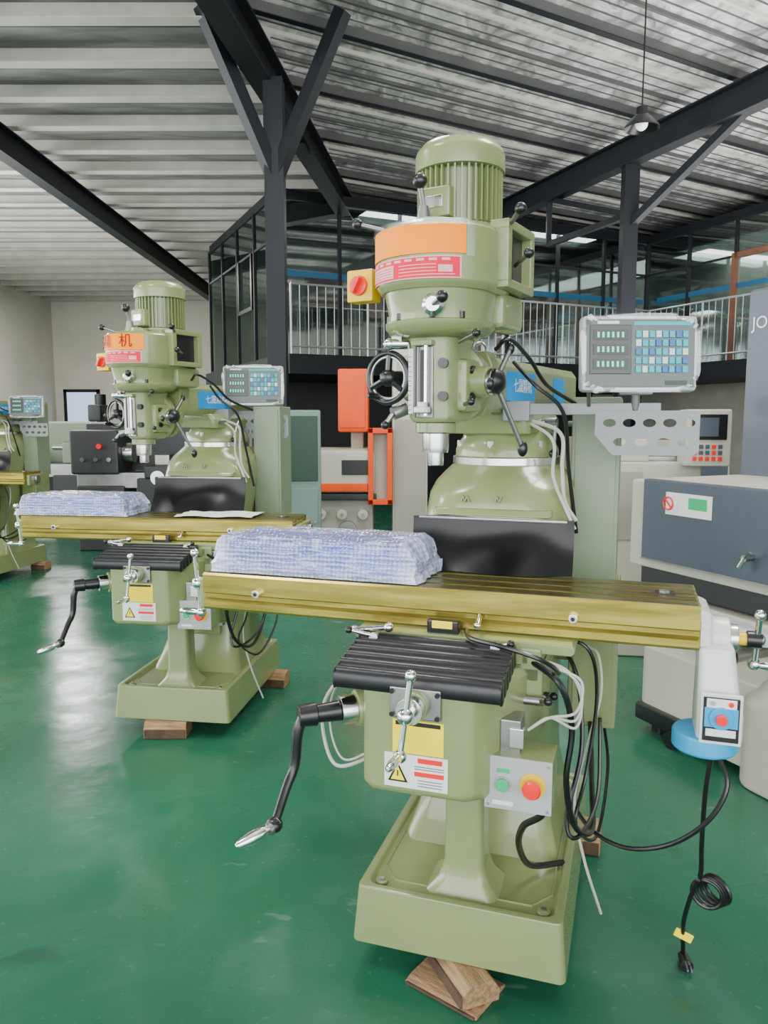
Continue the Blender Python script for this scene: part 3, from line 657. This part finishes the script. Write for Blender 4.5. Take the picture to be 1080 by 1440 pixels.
ibeam(b,(4.2+2.08*2.6,8.9-5.1*2.6,5.12),(2.12-2.08*.5,14+5.1*.5,5.12),.2,.34)
ibeam(b,(9.5,-5,5.12),(9.5,YB,5.12),.2,.34)
def post(x,y,top=4.98,w=.2):
    b.bx(x-w/2,x+w/2,y-w/2,y+w/2,.0,top,BEAM,.005); b.bx(x-.2,x+.2,y-.2,y+.2,0,.02,BEAM)
post(-1.14,8.4); post(3.38,11.0)
def brace(p,q,w=.1):
    p=Vector(p);q=Vector(q);a,c_=basis(q-p); b.loft([[e+a*s1*w/2+c_*s2*w/2 for s1,s2 in ((-1,-1),(1,-1),(1,1),(-1,1))] for e in (p,q)],BEAM)
brace((-1.14,8.4,4.0),(-1.75,7.9,5.45),.13); brace((-1.14,8.4,4.0),(-.40,8.0,5.45),.13)
brace((-1.14,8.4,4.3),(xl(10.5),10.5,5.0),.13)
brace((3.38,11,4.15),(4.12,9.2,5.0)); brace((3.38,11,4.3),(2.65,12.8,4.3),.08); brace((2.65,12.8,4.3),(2.65,12.8,5.0),.08)
brace((3.38,11,4.3),(2.65,12.8,5.0),.08)
b.done()
w=B('wall_back'); w.bx(-11.2,14.2,YB,YB+.2,0,5.5,WALLM); w.done()
w=B('wall_left'); w.bx(-11.2,-11,-6,YB,0,1.0,WALLM); w.bx(-11.2,-11,-6,YB,4.0,5.5,WALLM); w.bx(-11.2,-11,13.2,YB,1.0,4.0,WALLM)
yy=-6
while yy<13.5: w.bx(-11.2,-11,yy,yy+.7,1.0,4.0,WALLM); yy+=3.2
w.done()
w=B('window_1'); yy=-5.3
while yy<12:
    for z in (1.02,2.5,3.95): w.bx(-11.12,-11.06,yy,yy+2.5,z-.03,z+.03,RAIL)
    for k_ in (0,.83,1.66,2.46): w.bx(-11.12,-11.06,yy+k_,yy+k_+.05,1.0,4.0,RAIL)
    w.bx(-11.095,-11.085,yy,yy+2.5,1.0,4.0,GLASS); yy+=3.2
w.done()
w=B('wall_right'); w.bx(14,14.2,-6,YB,0,5.5,WALLM); w.done()
w=B('door_1'); w.bx(-10.6,-9.6,YB-.06,YB-.02,0,2.4,SKYP); w.bx(-10.7,-10.6,YB-.09,YB-.02,0,2.5,BEAM); w.bx(-9.6,-9.5,YB-.09,YB-.02,0,2.5,BEAM); w.bx(-10.7,-9.5,YB-.09,YB-.02,2.4,2.5,BEAM); w.done()

# ------------------------------------------------------------------ mezzanine office
EM=empty('mezzanine_office',(-1.79,13,0),R(25))
b=B('deck',EM)
b.bx(-.15,12,-1.15,4.8,2.20,2.50,BEAM); b.bx(8-1.0,12,-9,-1.1,2.20,2.50,BEAM)
for x in (0.1,4,7.8): b.bx(x-.08,x+.08,-.08,.08,0,2.2,BEAM)
for y in (-4.5,-8.8): b.bx(8.1,8.3,y,y+.2,0,2.2,BEAM)
b.bx(0,12,0,4.8,5.12,5.25,BEAM); b.bx(8,12,-9,0,5.12,5.25,BEAM)
b.done()
b=B('partitions',EM)
b.bx(.1,12,2.8,2.9,2.5,5.12,WALLIN); b.bx(.05,12,4.7,4.8,2.5,5.12,WALLIN); b.bx(10.5,10.6,-9,2.8,2.5,5.12,WALLIN)
b.bx(.1,8,1.6,1.7,0,2.2,DARKM); b.bx(8.6,8.7,-9,1.6,0,2.2,CREAMD)  # first wall: shade of the space under the deck, put in as near-black
for x in (1.5,4.6,6.6): b.bx(x,x+.9,2.74,2.8,2.52,4.5,LWOOD)
for x in (2.8,3.6,5.8): b.bx(x,x+.5,2.74,2.8,3.6,4.2,LWOOD)
for x in (2.85,3.65,5.85): b.bx(x,x+.4,2.72,2.745,3.65,4.15,PINKW)
for y in (-8,-5.2,-2.6): b.bx(10.42,10.5,y,y+1.0,2.5,4.5,LWOOD)
for y in (-6.6,-3.9): b.bx(10.42,10.5,y,y+.9,3.4,4.3,WHITE)
for x in (1.0,3.2,5.4): b.bx(x,x+1.2,.9,1.5,3.2,3.25,LWOOD,.01); b.bx(x+.05,x+.1,.95,1.45,2.5,3.2,LWOOD); b.bx(x+1.1,x+1.15,.95,1.45,2.5,3.2,LWOOD)
for x in (.4,2.5,4.7): b.bx(x,x+.5,2.2,2.7,2.5,3.1+.3*(x>2),DARKM,.02); b.box((x+.9,1.2,3.4),(.5,.05,.32),BLK,.01)
b.done()
b=B('window_frames',EM)
def fx(x,z0=2.5,z1=5.12,w=.05): b.bx(x-w/2,x+w/2,-.03,.03,z0,z1,BEAM)
def fy(y,x=0,z0=2.5,z1=5.12,w=.05): b.bx(x-.03,x+.03,y-w/2,y+w/2,z0,z1,BEAM)
for i in range(8): fx(.0+i*1.14, w=.06)
for i in range(5): fy(i*1.2)
for i in range(9): fy(-i*1.1,8)
for z in (2.53,5.1):
    b.bx(0,8,-.025,.025,z-.025,z+.025,BEAM); b.bx(-.025,.025,0,4.8,z-.025,z+.025,BEAM); b.bx(7.975,8.025,-9,0,z-.025,z+.025,BEAM)
for z in (4.45,): b.bx(0,8,-.02,.02,z-.02,z+.02,BEAM); b.bx(7.98,8.02,-9,0,z-.02,z+.02,BEAM); b.bx(-.02,.02,0,4.8,z-.02,z+.02,BEAM)
for y in (1.3,2.2): b.bx(-.045,.0,y,y+.07,3.5,4.45,BLK)
b.bx(-.045,0,1.3,2.27,3.46,3.53,BLK)
for y in (-2.2,-5.5): b.bx(7.95,8.0,y-.06,y+.06,2.5,4.5,LWOOD); b.bx(7.95,8.0,y-1.06,y-.94,2.5,4.5,LWOOD); b.bx(7.95,8,y-1,y,4.4,4.5,LWOOD)
b.done()
b=B('window_glass',EM)
b.bx(0,8,-.004,.004,2.5,5.12,GLASS); b.bx(-.004,.004,0,4.8,2.5,5.12,GLASS); b.bx(7.996,8.004,-9,0,2.5,5.12,GLASS)
b.bx(.1,2.2,-.012,-.006,3.86,3.96,BLUEB); b.bx(4.9,7.9,-.012,-.006,3.86,3.96,BLUEB); b.bx(7.985,7.992,-3.5,-.3,3.86,3.96,BLUEB)
b.done()
b=B('railing',EM)
def rail(p,q):
    p=Vector(p);q=Vector(q);n=int((q-p).length/.14)
    for z in (2.62,3.55): b.cyl(p+Vector((0,0,z)),q+Vector((0,0,z)),.018,RAIL,seg=8)
    for i in range(n+1):
        c_=p+(q-p)*i/n; r_=.018 if i%9==0 else .006
        b.cyl(c_+Vector((0,0,2.5)),c_+Vector((0,0,3.55)),r_,RAIL,seg=6)
rail((-.1,-1.1,0),(7.0,-1.1,0)); rail((7.05,-1.1,0),(7.05,-4.2,0))
# stairs descending in front of the right wing
for i in range(12):
    b.bx(6.1,7.0,-4.6-.26*i-.26,-4.6-.26*i,2.32-.19*i,2.36-.19*i,BEAM)
for x in (6.1,7.0):
    b.tube([(x,-4.3,3.35),(x,-7.8,.95)],.022,RAIL,k=1)
    for i in range(12): b.cyl((x,-4.7-.26*i,2.34-.19*i),(x,-4.7-.26*i,3.05-.178*i),.010,RAIL,seg=6)
b.done(wn=False)
b=B('pendant_lamp'); b.cyl((2.5,7.85,4.45),(2.5,7.85,5.5),.008,BLK,seg=8)
b.lathe([(.03,.13),(.05,.12),(.06,.05),(.10,.02),(.165,-.06),(.17,-.08),(.155,-.075),(.09,.0),(.03,.03)],(2.5,7.85,4.38),BLK,seg=32)
b.sph((2.5,7.85,4.35),.06,LIT,(1,1,1.1)); b.done()

# ------------------------------------------------------------------ right EDM machine
EE=empty('spark_erosion_machine',(1.22,3.6,0),R(24.5))
b=B('tank',EE)
b.bx(0.03,1.0,-1.6,.11,.80,1.215,CREAM,.012); b.bx(0,.045,-1.6,.0,.845,1.225,SLATE,.006); b.bx(-.004,.01,-1.6,-.0,.845,.853,STEELD)
b.box((-.004,-.28,1.125),(.004,.26,.10),WHITE); b.box((-.008,-.19,1.125),(.002,.07,.075),WHITE); b.box((-.008,-.335,1.135),(.002,.1,.05),GRNB)
b.torus((-.012,-.17,1.125),(1,0,0),.028,.004,RED,24,6); b.box((-.012,-.17,1.125),(.003,.05,.006),RED,rot=(.8,0,0))
b.cyl((0,-.62,.95),(-.05,-.62,.95),.014,STEELD,seg=12); b.cyl((-.045,-.62,.95),(-.05,-.60,.91),.009,CHROME,seg=10); b.cyl((-.045,-.62,.95),(-.06,-.66,.98),.007,STEELD,seg=10)
b.bx(.06,.8,-1.55,.05,1.2,1.21,DARKM)
b.done()
b=B('body',EE)
b.bx(.05,1.0,-1.5,.05,.70,.81,DARKM,.01)
b.loft([rrect(.55,-.72,.52,.74,.06,.05),rrect(.55,-.72,.52,.74,.06,.42),rrect(.55,-.72,.44,.70,.06,.50),rrect(.55,-.72,.42,.68,.06,.72)],CREAM,.01)
b.bx(.02,.9,-1.2,-.15,.60,.69,CREAM,.02); b.bx(-.05,.2,-.75,-.30,.61,.67,WPAINT,.02)
b.loft([rrect(.14,-.85,.17,.26,.10,.0),rrect(.14,-.85,.17,.26,.10,.36),rrect(.16,-.85,.12,.20,.08,.46)],CREAM,.02)
b.loft([rrect(.18,-1.35,.20,.24,.12,.0),rrect(.18,-1.35,.20,.24,.12,.44),rrect(.2,-1.35,.15,.19,.1,.52)],CREAM,.02)
b.cyl((-.12,-.62,.56),(.2,-.62,.56),.035,STEELD,seg=20); b.cyl((-.15,-.62,.56),(-.11,-.62,.56),.055,BLK,seg=24,bev=.004)
for x in (.12,.98):
    for y in (-1.35,-.08): b.cyl((x,y,0),(x,y,.06),.06,BLK,seg=16)
b.cyl((-.02,-.25,.04),(.10,-.25,.04),.04,BLK,seg=16); b.bx(.0,.1,-.5,.0,.06,.14,BLK,.01)
b.bx(.74,1.4,-.62,.10,1.15,2.15,SLATE,.012); b.bx(.72,.745,-.60,-.25,1.3,1.75,SLATE,.01); b.bx(.60,.76,-.55,-.2,1.5,1.68,CREAM,.02)
b.bx(.80,1.35,-.5,.05,.7,1.2,CREAM,.01)
b.done()
text('machine_lettering','JOI',(.738,.07,1.98),(R(90),0,R(-90)),.085,WHITE,EE,align='LEFT')
EC=empty('cnc_control_cabinet',(1.70,4.75,0),R(-8))
b=B('cabinet',EC)
b.bx(-.42,.25,-.02,.5,0,1.24,CREAM,.015); b.bx(-.10,.2,.1,.4,1.24,1.27,STEELD,.005)
b.bx(-.42,-.06,.0,.45,1.24,1.38,CREAM,.01)
b.bx(-.38,-.10,-.026,-.02,.75,1.18,CREAMD,.004); b.cyl((-.14,-.02,.95),(-.14,-.04,.95),.012,STEELD,seg=10)
b.bx(.12,.38,-.14,.08,1.22,1.56,CREAM,.015); b.bx(.15,.35,-.148,-.135,1.38,1.53,BLK,.003); b.bx(.165,.30,-.152,-.147,1.40,1.51,SLATE)
for i in range(5):
    for j in range(3): b.bx(.16+.036*i,.184+.036*i,-.147,-.139,1.255+.036*j,1.279+.036*j,SLATE if (i*j)%3 else RED,.002)
b.done()

# ------------------------------------------------------------------ mid-ground machines
EO=empty('wire_cutting_machine',(-.1,7.4,0),0)
b=B('body',EO)
b.bx(-.60,.0,-.1,.7,0,.78,CREAMD,.03); b.bx(-.58,.02,-.15,.5,.80,1.22,CREAM,.05); b.bx(-.585,.03,-.17,.5,.74,.80,DARKM,.01)
b.bx(-.59,-.05,-.165,-.14,.82,.90,REDOR,.01); b.bx(-.3,-.05,-.16,-.15,.98,1.12,DARKM,.01)
b.bx(-.34,-.05,.0,.5,1.38,1.98,REDOR,.02); b.bx(-.32,-.08,-.012,.0,1.42,1.94,REDOR,.006); b.bx(-.22,-.10,.1,.4,1.2,1.4,CREAMD,.01)
for (x0,x1,z0,z1) in ((-.05,.0,.70,1.42),(.13,.18,.70,1.42),(-.05,.18,1.37,1.42),(-.05,.18,.70,.75)): b.bx(x0,x1,-.2,.1,z0,z1,REDOR,.006)
b.bx(-.04,.17,-.1,.05,.72,1.4,CREAMD,.01)
b.bx(.18,.52,-.05,.6,0,2.25,CREAM,.02); b.bx(.20,.50,-.06,-.05,.2,1.5,CREAMD,.006); b.bx(.22,.48,-.06,-.05,1.6,2.1,CREAMD,.006)
for x in (-.5,-.3,-.1): b.cyl((x,-.1,.6),(x,-.14,.6),.05,CREAM,seg=20,bev=.006); b.cyl((x,-.14,.6),(x,-.17,.6),.015,STEELD,seg=12)
b.cyl((-.25,-.10,.45),(-.25,-.16,.45),.09,STEELD,seg=24,bev=.005)
b.done()
def cab(x,y,w,d,h,m,m2,rz=0):
    e=empty('control_cabinet',(x,y,0),rz); b=B('body',e); b.bx(-w/2,w/2,-d/2,d/2,.05,h,m,.015); b.bx(-w/2+.03,w/2-.03,-d/2-.01,-d/2,.12,h*.58,m,.006)
    b.bx(-w/2+.03,w/2-.03,-d/2-.012,-d/2,h*.62,h-.05,m2,.005); b.bx(-w/2+.02,w/2-.02,-d/2+.02,d/2-.02,0,.05,DARKM); b.cyl((w/2-.06,-d/2-.01,h*.4),(w/2-.06,-d/2-.03,h*.4),.012,STEELD,seg=10); b.done()
cab(-.78,6.7,.42,.4,1.58,TEAL,DTEAL,.2); cab(-1.9,9.6,.6,.5,1.7,CREAMD,SLATE); cab(3.0,7.6,.6,.5,1.3,CREAM,SLATE,.2)
cab(2.5,9.0,.7,.5,1.3,CREAMD,DTEAL)
def lathe_m(x,y,m,rz=0,m2=None):
    m2=m2 or m
    e=empty('engine_lathe',(x,y,0),rz); b=B('body',e)
    b.bx(-.9,-.35,-.2,.25,0,.75,m,.02); b.bx(.5,.9,-.2,.25,0,.75,m,.02); b.bx(-.9,.9,-.17,.2,.72,.9,STEELD,.01)
    b.bx(-.95,-.4,-.22,.28,.88,1.38,m2,.03); b.cyl((-.4,0,1.12),(-.28,0,1.12),.12,STEEL,seg=24,bev=.01); b.bx(.6,.85,-.1,.12,.9,1.2,m2,.03); b.cyl((.45,0,1.12),(.62,0,1.12),.04,STEEL,seg=16)
    b.bx(-.1,.25,-.28,.22,.84,.98,m,.02); b.bx(-.02,.15,-.12,.1,.98,1.1,STEELD,.01); b.cyl((.07,-.28,.85),(.07,-.34,.85),.08,STEEL,seg=20); b.bx(-.2,.35,-.24,-.17,.55,.84,m,.02)
    b.bx(-.93,.9,.25,.28,.9,1.45,m2,.01); b.cyl((-.6,-.22,1.2),(-.6,-.27,1.2),.03,RED,seg=12)
    for q in (-.8,-.65,-.5): b.cyl((q,-.22,1.05),(q,-.25,1.05),.025,STEEL,seg=12)
    b.done()
lathe_m(-2.6,8.9,DARKM); lathe_m(-5.0,10.6,DARKM,m2=G2); lathe_m(-7.4,12.6,G,.1); lathe_m(-9.0,16,CREAMD)
lathe_m(-6.0,15.5,DARKM,m2=CREAMD); lathe_m(-8.5,20,DARKM,m2=G2)
def drill(x,y,m,rz=0):
    e=empty('drill_press',(x,y,0),rz); b=B('body',e)
    b.loft([rrect(0,0,.3,.35,.05,0),rrect(0,0,.27,.32,.05,.14)],m,.01); b.bx(-.12,.12,.05,.3,.12,1.75,m,.04); b.bx(-.16,.16,-.35,.32,1.45,1.85,m,.05)
    b.cyl((0,-.22,1.1),(0,-.22,1.46),.05,STEEL,seg=18); b.bx(-.3,.3,-.4,.08,.85,.93,STEELD,.01); b.bx(-.1,.1,-.2,.1,.6,.86,m,.03)
    b.cyl((0,.1,1.85),(0,.1,2.1),.13,m,seg=24,bev=.02); b.cyl((.16,-.2,1.6),(.22,-.2,1.6),.04,STEELD,seg=14); b.cyl((.2,-.2,1.6),(.22,-.32,1.42),.008,CHROME,seg=8); b.sph((.22,-.32,1.42),.02,BLK); b.done()
drill(-9.3,13.0,DARKM); drill(-3.6,14.5,DARKM,.3); drill(-3.3,11.2,DARKM,.2); drill(-6.8,18.5,DARKM)

# ------------------------------------------------------------------ light & camera
W=bpy.data.worlds.new('World'); bpy.context.scene.world=W; W.use_nodes=True
bg=W.node_tree.nodes['Background']; bg.inputs[0].default_value=(.90,.95,1,1); bg.inputs[1].default_value=2.6
def area(name,loc,rot,sx,sy,p,col=(1,1,1)):
    l=bpy.data.lights.new(name,'AREA'); l.shape='RECTANGLE'; l.size=sx; l.size_y=sy; l.energy=p; l.color=col
    o=bpy.data.objects.new(name,l); bpy.context.collection.objects.link(o); o.location=loc; o.rotation_euler=rot
area('daylight_window_left',(-10.8,6,2.8),(0,R(-90),0),3,20,1600,(.96,.98,1))
area('daylight_front_door',(-1,-5.5,2.8),(R(90),0,0),14,4.5,800,(.97,.98,1))
for i,(x,y) in enumerate(((-2.5,1.5),(2.2,3.0),(0,5.5),(-6,4))): area('overhead_fill_%d'%i,(x,y,5.2),(0,0,0),1.2,1.2,150,(1,.98,.95))  # overhead fill lights added to brighten the hall, no fixtures
area('overhead_fill_5',(-8,19,5.2),(0,0,0),1.0,1.0,520,(1,.98,.94))  # added fill light for the far left background, no fixture
for i,(x,y,p) in enumerate(((0,1,340),(5,6,400),(-7,12,300),(5,11,220))): area('roof_fill_%d'%i,(x,y,2.9),(R(180),0,0),4,4,p,(1,.99,.97))  # upward fill lights added to brighten the roof, no fixtures
area('office_fill_1',(1.9,14.9,5.05),(0,0,R(25)),5,1,130,(1,.98,.94))  # this and the next: fill lights added to brighten the office interior
area('office_fill_2',(8.2,14.5,5.05),(0,0,R(25)),1.5,6,180,(1,.98,.94))
cam=bpy.data.cameras.new('camera'); co=bpy.data.objects.new('camera',cam); bpy.context.collection.objects.link(co)
co.location=(0,0,1.5); co.rotation_euler=(R(90-6.87),0,0)
cam.sensor_fit='VERTICAL'; cam.sensor_height=24; cam.lens=24*1080/1440; cam.clip_start=.05
bpy.context.scene.camera=co
